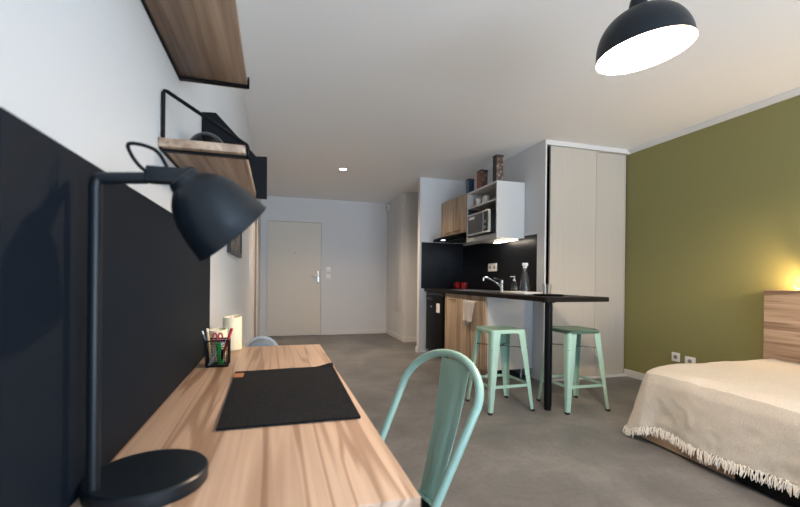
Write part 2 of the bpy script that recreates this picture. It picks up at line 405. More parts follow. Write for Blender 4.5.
# desk mat with a lifted far corner
def mat_mesh():
    bm = BM(); c00 = Vector((-.107, .872)); c10 = Vector((.176, .872)); c11 = Vector((.186, 1.405)); c01 = Vector((-.117, 1.385))
    nx, ny = 48, 80; top = []; bot = []
    for j in range(ny+1):
        rt, rb = [], []
        for i in range(nx+1):
            u, v = i/nx, j/ny
            p = (c00*(1-u)+c10*u)*(1-v)+(c01*(1-u)+c11*u)*v
            # rounded corners
            k = max(0, (u-.80)/.20); q = max(0, (v-.955)/.045)
            z = DZ + .0006 + .010*(k*k*(3-2*k))*q*q*(3-2*q) + .0007*noise.noise((p.x*9, p.y*9, 0)) * (1 if 0 < u < 1 else 0) + .0007
            rt.append(bm.verts.new((p.x, p.y, z+.0045))); rb.append(bm.verts.new((p.x, p.y, z)))
        top.append(rt); bot.append(rb)
    for j in range(ny):
        for i in range(nx):
            bm.faces.new((top[j][i], top[j][i+1], top[j+1][i+1], top[j+1][i])); bm.faces.new((bot[j][i], bot[j+1][i], bot[j+1][i+1], bot[j][i+1]))
    for j in range(ny):
        bm.faces.new((top[j][0], top[j+1][0], bot[j+1][0], bot[j][0])); bm.faces.new((top[j][nx], bot[j][nx], bot[j+1][nx], top[j+1][nx]))
    for i in range(nx):
        bm.faces.new((top[0][i], bot[0][i], bot[0][i+1], top[0][i+1])); bm.faces.new((top[ny][i], top[ny][i+1], bot[ny][i+1], bot[ny][i]))
    return bm
o = solo('desk_mat', mat_mesh(), M['felt'], 'dark charcoal felt desk mat lying on the wooden desk', 'desk mat')
part('leather_tag', box(BM(), -.1165, -.088, 1.30, 1.352, DZ+.0062, DZ+.0072, .0004), M['leather'], o, label='small tan leather tag')

# pen cup: black wire mesh square cup
cx0, cx1, cy0, cy1, ch = -.2165, -.149, 1.492, 1.556, .086
t = thing('pen_cup', ((cx0+cx1)/2, (cy0+cy1)/2, DZ), 'square black wire mesh pen cup on the desk before the candles', 'pen cup')
zb = DZ+.0008
part('cup_floor', box(BM(), cx0, cx1, cy0, cy1, zb, zb+.002), M['black'], t, False)
def mesh_wall(ax):
    bm = BM(); n = 13; m = 16
    if ax in ('front', 'rear'):
        y = cy0 if ax == 'front' else cy1
        for i in range(n+1):
            x = cx0+(cx1-cx0)*i/n; tube(bm, [(x, y, zb), (x, y, zb+ch)], .00062, 5)
        for j in range(m+1):
            z = zb+ch*j/m; tube(bm, [(cx0, y, z), (cx1, y, z)], .00062, 5)
    else:
        x = cx0 if ax == 'left' else cx1
        for i in range(n+1):
            y = cy0+(cy1-cy0)*i/n; tube(bm, [(x, y, zb), (x, y, zb+ch)], .00062, 5)
        for j in range(m+1):
            z = zb+ch*j/m; tube(bm, [(x, cy0, z), (x, cy1, z)], .00062, 5)
    return bm
for ax in ('front', 'rear', 'left', 'right'): part('mesh_side', mesh_wall(ax), M['black'], t, False)
g = BM(); tube(g, [(cx0, cy0, zb+ch), (cx1, cy0, zb+ch), (cx1, cy1, zb+ch), (cx0, cy1, zb+ch)], .0026, 8, True)
tube(g, [(cx0, cy0, zb+.002), (cx1, cy0, zb+.002), (cx1, cy1, zb+.002), (cx0, cy1, zb+.002)], .0022, 8, True)
for x in (cx0, cx1):
    for y in (cy0, cy1): tube(g, [(x, y, zb+.002), (x, y, zb+ch)], .0022, 8)
part('wire_rim', g, M['black'], t)
def stick(name, a, b, r, m, tip, label, cat):
    a, b = Vector(a), Vector(b); d = (b-a).normalized(); l = (b-a).length
    o = solo(name, lathe(BM(), [(0, 0), (r, .002), (r, l-.002), (r*.8, l), (0, l)], a, d, 10), m, label, cat)
    part('tip', lathe(BM(), [(0, 0), (r*1.03, .001), (r*1.03, .012), (0, .0125)], b-d*.011, d, 10), tip, o)
    return o
zc = zb+.0045
stick('pencil', (-.203, 1.512, zc), (-.2135, 1.500, zc+.122), .0042, M['pencil'], M['candle'], 'thick natural wood pencil standing at the left of the mesh pen cup', 'pencil')
stick('pen', (-.196, 1.528, zc), (-.2305, 1.515, zc+.112), .003, M['bluepen'], M['silverpen'], 'thin blue grey pen leaning left over the rim of the pen cup', 'pen')
stick('pen', (-.209, 1.4995, zc), (-.160, 1.508, zc+.085), .0036, M['silverpen'], M['bluepen'], 'silver pen lying diagonally inside the pen cup', 'pen')
stick('marker_pen', (-.1775, 1.535, zc), (-.1405, 1.522, zc+.118), .0048, M['redp'], M['redp'], 'red pen leaning right out of the pen cup', 'pen')
g = BM(); box(g, -.1785, -.1615, 1.4985, 1.5075, zc, zc+.072, .003); 
bmesh.ops.rotate(g, verts=g.verts[:], cent=(-.170, 1.503, zc), matrix=Matrix.Rotation(math.radians(-7), 3, 'Y')*1)
bmesh.ops.translate(g, verts=g.verts[:], vec=(-.001, 0, .0022))
o = solo('cutter_knife', g, M['greenp'], 'flat bright green craft cutter standing in the pen cup', 'cutter')
part('slider', box(BM(), -.1705, -.1635, 1.4965, 1.4985, zc+.018, zc+.052, .0005), M['black'], o, label='black slider')
t = thing('scissors', (-.186, 1.535, zc), 'small scissors with red handles sticking up in the pen cup', 'scissors')
for s in (-1, 1):
    part('blade', prism(BM(), [(-.186+s*.0015, 1.535+s*.001, zc), (-.186+s*.006, 1.535+s*.001, zc+.075), (-.186-s*.001, 1.535+s*.001, zc+.075)], (0, .0009, 0)), M['steel'], t, False)
    loop = [(-.186+s*(.0085+.0065*math.cos(a)), 1.535+s*.0012, zc+.089+.013*math.sin(a)) for a in [2*PI*k/20 for k in range(20)]]
    part('handle', tube(BM(), loop, .0027, 8, True), M['redp'], t, label='red finger loop')
# candles
def candle(x, y, r, h, label, slope):
    t = thing('candle', (x, y, DZ), label, 'candle')
    bm = BM(); seg = 48; rings = []
    prof = [(0, 0, 0), (r-.002, 0, 0), (r, .002, 0), (r, h-.004, 1), (r-.002, h, 1), (r-.006, h-.001, 1), (r-.012, h-.014, .6), (0, h-.017, .3)]
    for rr, hh, f in prof:
        if rr == 0: rings.append([bm.verts.new((x, y, DZ+.0006+hh))])
        else: rings.append([bm.verts.new((x+rr*math.cos(2*PI*k/seg), y+rr*math.sin(2*PI*k/seg), DZ+.0006+hh+f*slope*(math.sin(2*PI*k/seg+.6)+.35*math.sin(4*PI*k/seg)))) for k in range(seg)])
    for A, B in zip(rings[:-1], rings[1:]):
        for k in range(seg):
            k2 = (k+1) % seg
            if len(A) == 1: bm.faces.new((A[0], B[k2], B[k]))
            elif len(B) == 1: bm.faces.new((A[k], A[k2], B[0]))
            else: bm.faces.new((A[k], A[k2], B[k2], B[k]))
    part('wax', bm, M['candle'], t)
    part('flame_tip', lathe(BM(), [(0, 0), (.0035, .004), (.004, .010), (.0015, .019), (0, .022)], (x, y, DZ+h-.0165), seg=12), M['wick'], t)
candle(-.168, 1.845, .0375, .136, 'tall cream wax candle on the far end of the desk', .004)
candle(-.2085, 1.72, .0345, .099, 'short cream wax candle behind the pen cup on the desk', .003)

# bin behind the desk
bx, by = -.085, 2.90
t = thing('waste_bin', (bx, by, 0), 'blue grey bin with rounded lid on the floor past the end of the desk', 'bin')
part('bin_body', lathe(BM(), [(0, 0), (.095, 0), (.10, .005), (.115, .50), (.118, .52), (0, .52)], (bx, by, .0005)), M['bin'], t)
def lid_arch(r, z0, h, y0, y1):
    poly = [(bx-r, y0, z0)] + [(bx-r*math.cos(a), y0, z0+h*math.sin(a)) for a in [PI*k/28 for k in range(29)]][1:-1] + [(bx+r, y0, z0)]
    return prism(BM(), poly, (0, y1-y0, 0))
part('lid', lid_arch(.104, .5205, .102, by-.095, by+.095), M['bin'], t)
part('lid_rim', lid_arch(.118, .5205, .118, by+.0951, by+.115), M['binrim'], t, label='pale grey arched rim')

# picture frame on the left wall
t = thing('picture_frame', (XL, 2.83, 1.175), 'small black framed brown print on the left wall below the shelf', 'picture')
g = BM(); y0, y1, z0, z1 = 2.45, 3.24, 1.175, 1.52; q = .028
box(g, XL+.001, XL+.02, y0, y0+q, z0, z1); box(g, XL+.001, XL+.02, y1-q, y1, z0, z1); box(g, XL+.001, XL+.02, y0+q, y1-q, z0, z0+q); box(g, XL+.001, XL+.02, y0+q, y1-q, z1-q, z1)
part('frame', g, M['frame'], t, False)
part('print', box(BM(), XL+.002, XL+.010, y0+q, y1-q, z0+q, z1-q), M['print'], t, False)

# ------------------------------------------------------------------ shelves
def shelf(y0, y1, z, xf, label, bars, panel):
    t = thing('wall_shelf', (XL, (y0+y1)/2, z), label, 'shelf')
    part('shelf_board', box(BM(), XL+.001, xf, y0, y1, z, z+.019, .001), M['shelf'], t)
    part('wall_strip', box(BM(), XL+.0008, XL+.006, y0+.01, y1-.01, z-.004, z-.0002), M['black'], t, False)
    for y, rod in bars:
        g = BM()
        box(g, XL+.004, xf+.006, y-.007, y+.007, z-.0058, z-.0004)
        box(g, xf+.001, xf+.006, y-.007, y+.007, z-.0058, z+.021)
        if rod:
            yr = y0+.022
            tube(g, [(XL+.006, yr, z+.0195), (XL+.006, yr, z+.128), (XL+.0085, yr, z+.1325), (XL+.014, yr, z+.131), (xf+.002, yr, z+.026), (xf+.0045, yr, z+.02), (xf+.0045, yr, z+.012)], .0045, 10)
        part('bracket', g, M['black'], t)
    if panel:
        yy = y1+.003
        P = [(-.2535, 1.325), (-.2535, 1.617), (-.2075, 1.62), (-.0715, 1.478), (-.0335, 1.480), (-.0325, 1.325)]
        part('side_panel', prism(BM(), [(a, yy, b) for a, b in P], (0, .005, 0)), M['black'], t, False, label='solid black end panel with a sloping top')
    return t
shelf(.62, 1.272, 1.574, -.081, 'upper wooden wall shelf seen from below, nearest the camera', [(.68, False), (1.246, False)], False)
shelf(1.049, 1.605, 1.330, -.071, 'lower wooden wall shelf with black wire bracket, behind the desk lamp', [(1.075, True)], True)
solo('round_ornament', lathe(BM(), [(.018, 0)] + [(.05*math.sin(a), .05-.05*math.cos(a)*.98) for a in [.37+(PI-.37)*k/20 for k in range(20)]] + [(0, .0992)], (-.190, 1.30, 1.3492)), mat('gloss_black', (.006, .006, .007), .08), 'glossy round black ornament sitting on the lower wall shelf', 'ornament')

# ------------------------------------------------------------------ tolix style chair and stools
def leg_section(cx, cy, z, sx, sy, a, th, r):
    """L shaped bent sheet: outer corner at (cx,cy), arms of length a pointing inwards"""
    out = [(cx-sx*a, cy)]
    for k in range(7):
        q = PI/2*k/6
        out.append((cx-sx*r+sx*r*math.sin(q), cy-sy*r+sy*r*math.cos(q)))
    out.append((cx, cy-sy*a))
    inn = [(cx-sx*a, cy-sy*th)]
    r2 = max(r-th, .001)
    for k in range(7):
        q = PI/2*k/6
        inn.append((cx-sx*r+sx*r2*math.sin(q), cy-sy*r+sy*r2*math.cos(q)))
    inn.append((cx-sx*th, cy-sy*a))
    return [(x, y, z) for x, y in out + inn[::-1]]
def steel_leg(top, bot, zt, zb_, sx, sy, a0, a1):
    loops = []
    for f in (0, .25, .5, .7, .74, .78, .9, 1):
        x = top[0]+(bot[0]-top[0])*f; y = top[1]+(bot[1]-top[1])*f; z = zt+(zb_-zt)*f
        a = a0+(a1-a0)*f; 
        if .7 < f < .78: a *= .94
        loops.append(leg_section(x, y, z, sx, sy, a, .0028, a*.36))
    return loft(BM(), loops)
def rsq(h, r, z, n=10, hx=None):
    hx = hx or h; P = []
    for q, (sx, sy) in enumerate(((1, 1), (-1, 1), (-1, -1), (1, -1))):
        for k in range(n):
            a = q*PI/2 + PI/2*k/(n-1)
            P.append((sx*(hx-r)+r*math.cos(a), sy*(h-r)+r*math.sin(a), z))
    return P
def seat_pan(h, zt, skirt, hole, hx=None):
    bm = BM(); n = 40
    def slot(s, z):
        P = []
        for p in rsq(h, .03, z, 10, hx):
            a = math.atan2(p[1], p[0]); P.append((hole[0]*s*math.cos(a), hole[1]*s*math.sin(a), z))
        return P
    hx_ = hx or h
    loops = [rsq(h+.003, .036, zt-skirt, 10, hx_+.003), rsq(h+.001, .034, zt-.010, 10, hx_+.001), rsq(h-.002, .032, zt-.004, 10, hx_-.002), rsq(h-.008, .028, zt, 10, hx_-.008), rsq(h-.022, .02, zt-.002, 10, hx_-.022)]
    if hole: loops += [slot(1.12, zt-.004), slot(1.0, zt-.006), slot(1.0, zt-.014)]
    loft(bm, loops, False)
    if not hole:
        bm.verts.ensure_lookup_table(); bm.faces.new([bm.verts[len(bm.verts)-n+i] for i in range(n)])
    bmesh.ops.solidify(bm, geom=bm.faces[:], thickness=.002)
    return bm
def make_stool():
    t = thing('metal_stool', (0, 0, 0), '', 'stool', 'mint metal stools')
    H = .645
    part('seat', seat_pan(.152, H, .03, (.032, .011)), M['mint'], t)
    for sx in (-1, 1):
        for sy in (-1, 1):
            lg = part('leg', steel_leg((sx*.1525, sy*.1525), (sx*.199, sy*.199), H-.022, .014, sx, sy, .072, .030), M['mint'], t)
            x, y = sx*.190, sy*.190
            part('rubber_foot', box(BM(), x-.014, x+.014, y-.014, y+.014, .0005, .016, .003), M['rubber'], lg, label='black rubber foot')
    zs = .205; q = .1525+.0465*(H-.022-zs)/(H-.036) - .006
    for (a, b) in (((-q, -q), (q, -q)), ((q, -q), (q, q)), ((q, q), (-q, q)), ((-q, q), (-q, -q))):
        g = BM(); d = Vector((b[0]-a[0], b[1]-a[1], 0)).normalized(); n = Vector((-d.y, d.x, 0))
        A = Vector((*a, zs)); B = Vector((*b, zs)); A += d*.02; B -= d*.02
        loft(g, [[p+n*.0015+Vector((0, 0, .011)), p-n*.0015+Vector((0, 0, .011)), p-n*.0015-Vector((0, 0, .011)), p+n*.0015-Vector((0, 0, .011))] for p in (A, B)])
        part('stretcher', g, M['mint'], t)
    zs = .49; q = .1525+.0465*(H-.022-zs)/(H-.036) - .005
    g = BM(); tube(g, [(-q, -q, zs), (q, q, zs)], .004, 8); tube(g, [(-q, q, zs+.009), (q, -q, zs+.009)], .004, 8)
    part('cross_brace', g, M['dark'], t)
    return t
def copy_tree(o, parent=None):
    c = o.copy(); COL.objects.link(c)
    if parent: c.parent = parent
    for ch in list(o.children): copy_tree(ch, c)
    return c
st = make_stool(); st.location = (1.776, 3.066, 0); st.rotation_euler.z = math.radians(1)
st['label'] = 'mint green metal stool standing in front of the oak kitchen doors'
s2 = copy_tree(st); s2.location = (2.373, 2.918, 0); s2.rotation_euler.z = math.radians(-1)
s2['label'] = 'mint green metal stool under the bar end, behind the black bar leg'

t = thing('metal_chair', (0, 0, 0), 'mint green metal chair with hooped back pulled up to the desk', 'chair')
SZ = .385
def hx(z): return .52*(z-.45)
def hoop_pts():
    w0, w1, zs, zt = .165, .183, .690, .805
    A = [(hx(z), (w0+(w1-w0)*(z-.41)/(zs-.41)), z) for z in [.41+.287*k/8 for k in range(9)]]
    E = [(hx(zs+(zt-zs)*math.sin(a)), w1*math.cos(a), zs+(zt-zs)*math.sin(a)) for a in [PI*k/28 for k in range(1, 28)]]
    return A + E + [(x, -y, z) for x, y, z in A[::-1]]
part('back_hoop', tube(BM(), hoop_pts(), .0125, 16), M['mint'], t)
g = BM(); loops = []
for k in range(13):
    f = k/12; z = .790-(.790-.372)*f
    x = hx(.790)+.004+(.108-hx(.790)-.004)*f + .010*math.sin(PI*f)
    wd = .070-(.070-.042)*f
    row = []
    for i in range(13):
        s = -1+2*i/12; row.append((x + .0 - .006*(1-s*s) + .004*math.exp(-((abs(s)-.55)/.12)**2)*(.15 < f < .9), s*wd-.024*(1-f)+.014*f, z))
    loops.append(row + [(a+.002, b, c) for a, b, c in row[::-1]])
loft(g, loops); part('back_slat', g, M['mint'], t)
g = seat_pan(.180, SZ, .035, None, .185); bmesh.ops.translate(g, verts=g.verts[:], vec=(-.088, 0, 0)); part('seat', g, M['mint'], t)
for sx, sy, tp, bt in ((-1, -1, (-.265, -.175), (-.315, -.215)), (-1, 1, (-.265, .175), (-.315, .215)), (1, -1, (.09, -.172), (.19, -.20)), (1, 1, (.09, .172), (.19, .20))):
    lg = part('leg', steel_leg(tp, bt, SZ-.03, .014, sx, sy, .075, .030), M['mint'], t)
    x, y = bt[0]-sx*.009, bt[1]-sy*.009
    part('rubber_foot', box(BM(), x-.014, x+.014, y-.014, y+.014, .0005, .016, .003), M['rubber'], lg, label='black rubber foot')
g = BM(); tube(g, [(-.275, -.185, .22), (.13, .18, .22)], .0045, 8); tube(g, [(-.275, .185, .23), (.13, -.18, .23)], .0045, 8); part('cross_brace', g, M['mint'], t)
t.location = (.352, 1.159, 0); t.rotation_euler.z = .26

# ------------------------------------------------------------------ kitchen
CX0, CY0, CT = 2.018, 2.785, .906
t = thing('worktop', (2.3, 4.18, .87), 'long black kitchen worktop running out into a bar end', 'worktop')
g = BM(); P = []
for k in range(9):
    a = PI + PI/2*k/8; P.append((CX0+.03+.03*math.cos(a), CY0+.03+.03*math.sin(a), CT-.038))
P += [(XK-.005, CY0, CT-.038), (XK-.005, YK-.003, CT-.038), (CX0, YK-.003, CT-.038)]
prism(g, P, (0, 0, .038)); bmesh.ops.bevel(g, geom=[e for e in g.edges if e.calc_length() > .3 and abs(e.verts[0].co.z-e.verts[1].co.z) < 1e-4], offset=.003, segments=2, affect='EDGES')
part('counter_slab', g, M['counter'], t, True)
pl = (2.100, 2.868)
lg = part('leg', tube(BM(), [(*pl, .03), (*pl, CT-.044)], .030, 28), M['black'], t)
part('foot_cap', cyl(BM(), (*pl, .0006), .027, .030, bev=.004), M['black'], lg)
part('top_flange', cyl(BM(), (*pl, CT-.0465), .05, .008, bev=.002), M['black'], lg)

# base cabinet, two doors
KX = 2.06
t = thing('base_cabinet', (2.33, 4.375, 0), 'oak kitchen base cabinet with two doors between fridge and stool', 'cabinet')
g = BM(); box(g, KX+.022, XK-.0045, 3.838, 4.905, .105, CT-.0385); part('carcass', g, M['cabwhite'], t, False, label='white cabinet side')
part('plinth', box(BM(), KX+.05, KX+.066, 3.90, 4.90, .0005, .104), M['kwood'], t, False)
for x in (KX+.12, XK-.10):
    for y in (3.90, 4.84): part('leg', cyl(BM(), (x, y, .0005), .016, .1044, seg=20), M['steel'], t)
for y0, y1, hy in ((3.840, 4.370, 4.20), (4.374, 4.905, 4.66)):
    d = part('door', box(BM(), KX, KX+.0215, y0, y1, .11, CT-.085, .0015), M['kwood'], t)
    g = BM(); box(g, KX-.024, KX-.018, hy-.085, hy+.085, .790, .802, .002); box(g, KX-.018, KX, hy-.08, hy-.07, .792, .800); box(g, KX-.018, KX, hy+.07, hy+.08, .792, .800)
    part('handle', g, M['brass'], d, label='dark bar handle')
part('drawer_front', box(BM(), KX, KX+.0215, 3.840, 4.905, CT-.080, CT-.041, .0015), M['kwood'], t)
# fridge
t = thing('fridge', (2.33, 5.24, 0), 'black under-counter fridge beside the white wall end', 'fridge')
FX = 2.045
part('fridge_body', box(BM(), FX+.045, XK-.02, 4.945, 5.555, .015, CT-.045, .004), M['fridge'], t)
d = part('fridge_door', box(BM(), FX, FX+.043, 4.945, 5.555, .06, CT-.085, .008, 3), M['fridge'], t)
part('handle', box(BM(), FX-.004, FX+.002, 5.30, 5.53, .755, .785, .002), M['glassblack'], d)
part('energy_label', box(BM(), FX-.0012, FX-.0002, 5.045, 5.165, .60, .72), M['label'], d, False, label='white sticker')
part('badge', box(BM(), FX-.0012, FX-.0002, 5.33, 5.38, .655, .675), M['steel'], d, False)
part('control_strip', box(BM(), FX+.004, FX+.044, 4.948, 5.552, CT-.082, CT-.046, .002), M['nichedark'], t)
for y in (5.0, 5.5):
    for x in (FX+.10, XK-.08): part('foot', cyl(BM(), (x, y, .0005), .018, .0145), M['rubber'], t)

# splashback
t = thing('splashback', (2.33, 4.7, CT), 'black splashback panels behind the kitchen worktop', 'splashback')
part('side_panel', box(BM(), XK-.004, XK-.0006, 3.785, YK-.0045, CT+.0005, 1.5225), M['splash'], t, False)
part('rear_panel', box(BM(), 1.972, XK-.004, YK-.004, YK-.0006, CT+.0005, 1.56), M['splash'], t, False)
plate('double_socket', (XK-.0042, 4.70, 1.195), '-x', .215, .10, 'white double socket on the black splashback above the tap', 'socket', 'socket', 2)

# sink and tap
t = thing('sink', (2.31, 4.45, CT), 'stainless steel sink set into the black worktop', 'sink')
g = BM(); sx0, sx1, sy0, sy1 = 2.12, 2.53, 4.02, 4.86
box(g, sx0, sx1, sy0, sy0+.03, CT+.0004, CT+.004, .001); box(g, sx0, sx1, sy1-.36, sy1, CT+.0004, CT+.004, .001)
box(g, sx0, sx0+.035, sy0+.03, sy1-.36, CT+.0004, CT+.004, .001); box(g, sx1-.07, sx1, sy0+.03, sy1-.36, CT+.0004, CT+.004, .001)
part('rim', g, M['steel'], t)
part('basin', box(BM(), sx0+.035, sx1-.07, sy0+.03, sy1-.36, CT+.0003, CT+.0012), M['dark'], t, False)
g = BM()
for k in range(7): box(g, sx0+.06, sx1-.09, sy1-.32+k*.042, sy1-.31+k*.042, CT+.004, CT+.0058)
part('drainer_ribs', g, M['steel'], t)
tx, ty = 2.50, 4.27
t = thing('tap', (tx, ty, CT), 'chrome mixer tap with long angled spout behind the sink', 'tap')
part('tap_body', lathe(BM(), [(0, 0), (.027, 0), (.027, .006), (.022, .010), (.021, .095), (.023, .115), (.020, .125), (0, .128)], (tx, ty, CT+.0045)), M['chrome'], t)
part('spout', tube(BM(), smooth_pts([(tx-.01, ty, CT+.05), (tx-.07, ty+.008, CT+.10), (tx-.15, ty+.018, CT+.145), (tx-.20, ty+.025, CT+.158), (tx-.222, ty+.028, CT+.150), (tx-.226, ty+.028, CT+.122)]), [.014]*8+[.012]*25+[.0125]*8, 14), M['chrome'], t)
part('lever', tube(BM(), smooth_pts([(tx, ty, CT+.128), (tx-.03, ty, CT+.140), (tx-.075, ty, CT+.146), (tx-.105, ty, CT+.150)]), .008, 10), M['chrome'], t)

# things on the worktop
def mug(y, x, label, ang):
    t = thing('mug', (x, y, CT), label, 'mug', 'red mugs in the worktop corner')
    part('cup', lathe(BM(), [(0, 0), (.036, 0), (.042, .004), (.044, .09), (.0445, .094), (.0415, .094), (.040, .012), (0, .010)], (x, y, CT+.0006)), M['red'], t)
    ca, sa = math.cos(ang), math.sin(ang)
    part('handle', tube(BM(), smooth_pts([(x+ca*r, y+sa*r, CT+z) for r, z in ((.041, .075), (.058, .078), (.068, .060), (.062, .036), (.041, .025))]), .005, 8), M['red'], t)
mug(5.40, 2.47, 'glossy red mug in the worktop corner, the left one of two', PI)
mug(5.14, 2.44, 'glossy red mug in the worktop corner, the right one of two', -PI/2)
x, y = 2.50, 4.02
t = thing('soap_dispenser', (x, y, CT), 'clear pump soap bottle beside the carafe on the worktop', 'soap bottle')
part('bottle', lathe(BM(), [(0, 0), (.032, 0), (.034, .004), (.034, .088), (.026, .104), (.013, .112), (.013, .122), (0, .122)], (x, y, CT+.0006)), M['glass'], t)
part('liquid', lathe(BM(), [(0, 0), (.029, 0), (.030, .003), (.030, .04), (0, .04)], (x, y, CT+.005)), M['water'], t)
g = lathe(BM(), [(0, 0), (.015, 0), (.015, .016), (.006, .018), (.006, .04), (.010, .042), (.010, .052), (0, .053)], (x, y, CT+.1228)); tube(g, [(x, y, CT+.170), (x-.035, y+.01, CT+.170), (x-.042, y+.012, CT+.163)], .005, 8); part('pump', g, M['plastic'], t)
x, y = 2.50, 3.815
t = thing('carafe', (x, y, CT), 'tall clear glass carafe with white stopper on the worktop', 'carafe')
op = [(0, 0), (.052, 0), (.056, .006), (.054, .05), (.045, .13), (.034, .19), (.026, .225), (.024, .262), (.027, .275)]
part('bottle', lathe(BM(), op + [(.024, .275), (.0212, .262), (.023, .225), (.031, .19), (.042, .13), (.050, .05), (.051, .012), (0, .010)], (x, y, CT+.0006)), M['glass'], t)
part('stopper', lathe(BM(), [(0, -.02), (.019, -.02), (.0205, 0), (.03, .004), (.031, .028), (.026, .034), (0, .036)], (x, y, CT+.2775)), M['plastic'], t, label='white stopper')
solo('serving_board', box(BM(), 2.20, 2.43, 3.36, 3.80, CT+.0004, CT+.020, .004), M['plastic'], 'flat white rectangular board lying on the black worktop by the carafe', 'board')
solo('round_tray', lathe(BM(), [(0, 0), (.118, 0), (.125, .004), (.127, .012), (.123, .012), (.118, .006), (0, .005)], (2.25, 3.08, CT+.0005), seg=56), M['black'], 'round black tray on the bar end of the worktop', 'tray')
x, y = 2.355, 3.245
solo('drinking_glass', lathe(BM(), [(0, 0), (.030, 0), (.032, .003), (.040, .096), (.0385, .097), (.0375, .093), (.0295, .012), (0, .010)], (x, y, CT+.0006)), M['glass'], 'clear drinking glass on the worktop next to the round black tray', 'glass')
# towel over the cabinet door handle
def towel_mesh():
    bm = BM(); nx, nz_ = 22, 34; y0, y1 = 4.015, 4.325; rows = []
    for j in range(nz_+1):
        row = []
        for i in range(nx+1):
            u, v = i/nx, j/nz_
            long = .30 if u > .3 else .12+.6*u
            z = .808 - v*(.29 - .11*(1-u)**2)
            y = y0 + (y1-y0)*u*(1-.22*v) + .03*v
            x = KX - .034 - .012*math.sin(u*13+v*2)*v - .006*math.sin(u*5) - .006*v
            if j == 0: x = KX-.012; z = .8065
            if j == 1: x = KX-.023; z = .812
            row.append(bm.verts.new((x, y, z)))
        rows.append(row)
    for j in range(nz_):
        for i in range(nx): bm.faces.new((rows[j][i], rows[j][i+1], rows[j+1][i+1], rows[j+1][i]))
    bmesh.ops.solidify(bm, geom=bm.faces[:], thickness=.004)
    return bm
def towel_mat():
    m = M['towel']; v = N(m, 'ShaderNodeSeparateXYZ'); tc = N(m, 'ShaderNodeTexCoord'); L(m, tc.outputs['Object'], v.inputs[0])
    L(m, ramp(m, v.outputs['Z'], [(.055, (.42, .39, .36)), (.075, (.88, .86, .83))]), bsdf(m).inputs['Base Color'])
towel_mat()
solo('tea_towel', towel_mesh(), M['towel'], 'white and grey tea towel hanging from the oak cabinet handle', 'tea towel')

# wall cabinets
WX = 2.27
t = thing('wall_cabinet', (2.44, 5.16, 1.63), 'oak wall cabinet with two doors above the range hood', 'cabinet')
part('carcass', box(BM(), WX+.021, XK-.0045, 4.765, YK-.002, 1.632, 2.115), M['kwood'], t, False)
for y0, y1, hy in ((4.767, 5.165, 5.03), (5.169, 5.572, 5.31)):
    d = part('door', box(BM(), WX, WX+.020, y0, y1, 1.634, 2.114, .0012), M['kwood'], t)
    g = BM(); box(g, WX-.022, WX-.015, hy-.09, hy+.09, 1.662, 1.676, .002); box(g, WX-.015, WX, hy-.085, hy-.075, 1.665, 1.673); box(g, WX-.015, WX, hy+.075, hy+.085, 1.665, 1.673)
    part('handle', g, M['brass'], d, label='bronze bar handle')
part('filler_strip', box(BM(), WX+.004, XK-.0045, 4.747, 4.764, 1.60, 2.113), M['void'], t, False)
t = thing('microwave_cabinet', (2.44, 4.375, 1.5), 'white open wall cabinet with niche holding the microwave', 'cabinet')
a0, a1, z0, z1 = 4.010, 4.745, 1.497, 2.108
for nm, args in (('side_panel', (WX, XK-.0045, a0, a0+.018, z0, z1)), ('side_panel', (WX, XK-.0045, a1-.018, a1, z0, z1)), ('top_panel', (WX, XK-.0045, a0+.0182, a1-.0182, z1-.02, z1)),
                 ('bottom_panel', (WX, XK-.0045, a0+.0182, a1-.0182, z0, z0+.05)), ('shelf_panel', (WX+.002, XK-.02, a0+.0182, a1-.0182, 1.902, 1.920))):
    part(nm, box(BM(), *args, .0008), M['cabwhite'], t, False)
part('back_panel', box(BM(), XK-.016, XK-.0047, a0+.0184, a1-.0184, 1.9202, z1-.0202), M['cabwhite'], t, False)
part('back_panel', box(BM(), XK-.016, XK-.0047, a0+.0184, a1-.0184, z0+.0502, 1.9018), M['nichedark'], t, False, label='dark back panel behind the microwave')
part('niche_shade', box(BM(), WX+.012, XK-.0165, a1-.0200, a1-.0183, z0+.0503, 1.9017), M['nichedark'], t, False, label='dark sheet standing in for shade in the niche')  # dark sheets added over the white niche sides, shade put into colour
part('niche_shade', box(BM(), WX+.012, XK-.0165, a0+.0183, a0+.0200, z0+.0503, 1.9017), M['nichedark'], t, False, label='dark sheet standing in for shade in the niche')
for i, yy in enumerate((4.40, 4.50, 4.60)):
    solo('tumbler', lathe(BM(), [(0, 0), (.03, 0), (.036, .10), (.034, .10), (.028, .006), (0, .005)], (2.36+.03*(i % 2), yy, 1.9206), seg=24), M['plastic'],
         'pale tumbler in the open niche above the microwave', 'glass', 'tumblers above the microwave')
# microwave
mx, my0, my1, mz0, mz1 = 2.185, 4.032, 4.555, 1.553, 1.800
t = thing('microwave', (2.36, (my0+my1)/2, 1.547), 'silver and black microwave in the white wall cabinet', 'microwave')
part('case', box(BM(), mx+.026, XK-.06, my0, my1, mz0, mz1, .003), M['fridge'], t)
for y in (my0+.05, my1-.05):
    for x in (mx+.10, XK-.1): part('foot', cyl(BM(), (x, y, 1.5475), .012, .0055, seg=16), M['rubber'], t)
g = BM(); q = .018; pc = my0+.125
box(g, mx, mx+.026, my0, my1, mz0, mz0+q, .002); box(g, mx, mx+.026, my0, my1, mz1-q, mz1, .002); box(g, mx, mx+.026, my0, my0+q, mz0+q, mz1-q); box(g, mx, mx+.026, my1-q, my1, mz0+q, mz1-q); box(g, mx, mx+.026, pc-.008, pc+.008, mz0+q, mz1-q)
part('front_frame', g, M['steel'], t)
d = part('door', box(BM(), mx+.004, mx+.0255, pc+.008, my1-q, mz0+q, mz1-q), M['mwwindow'], t, False)
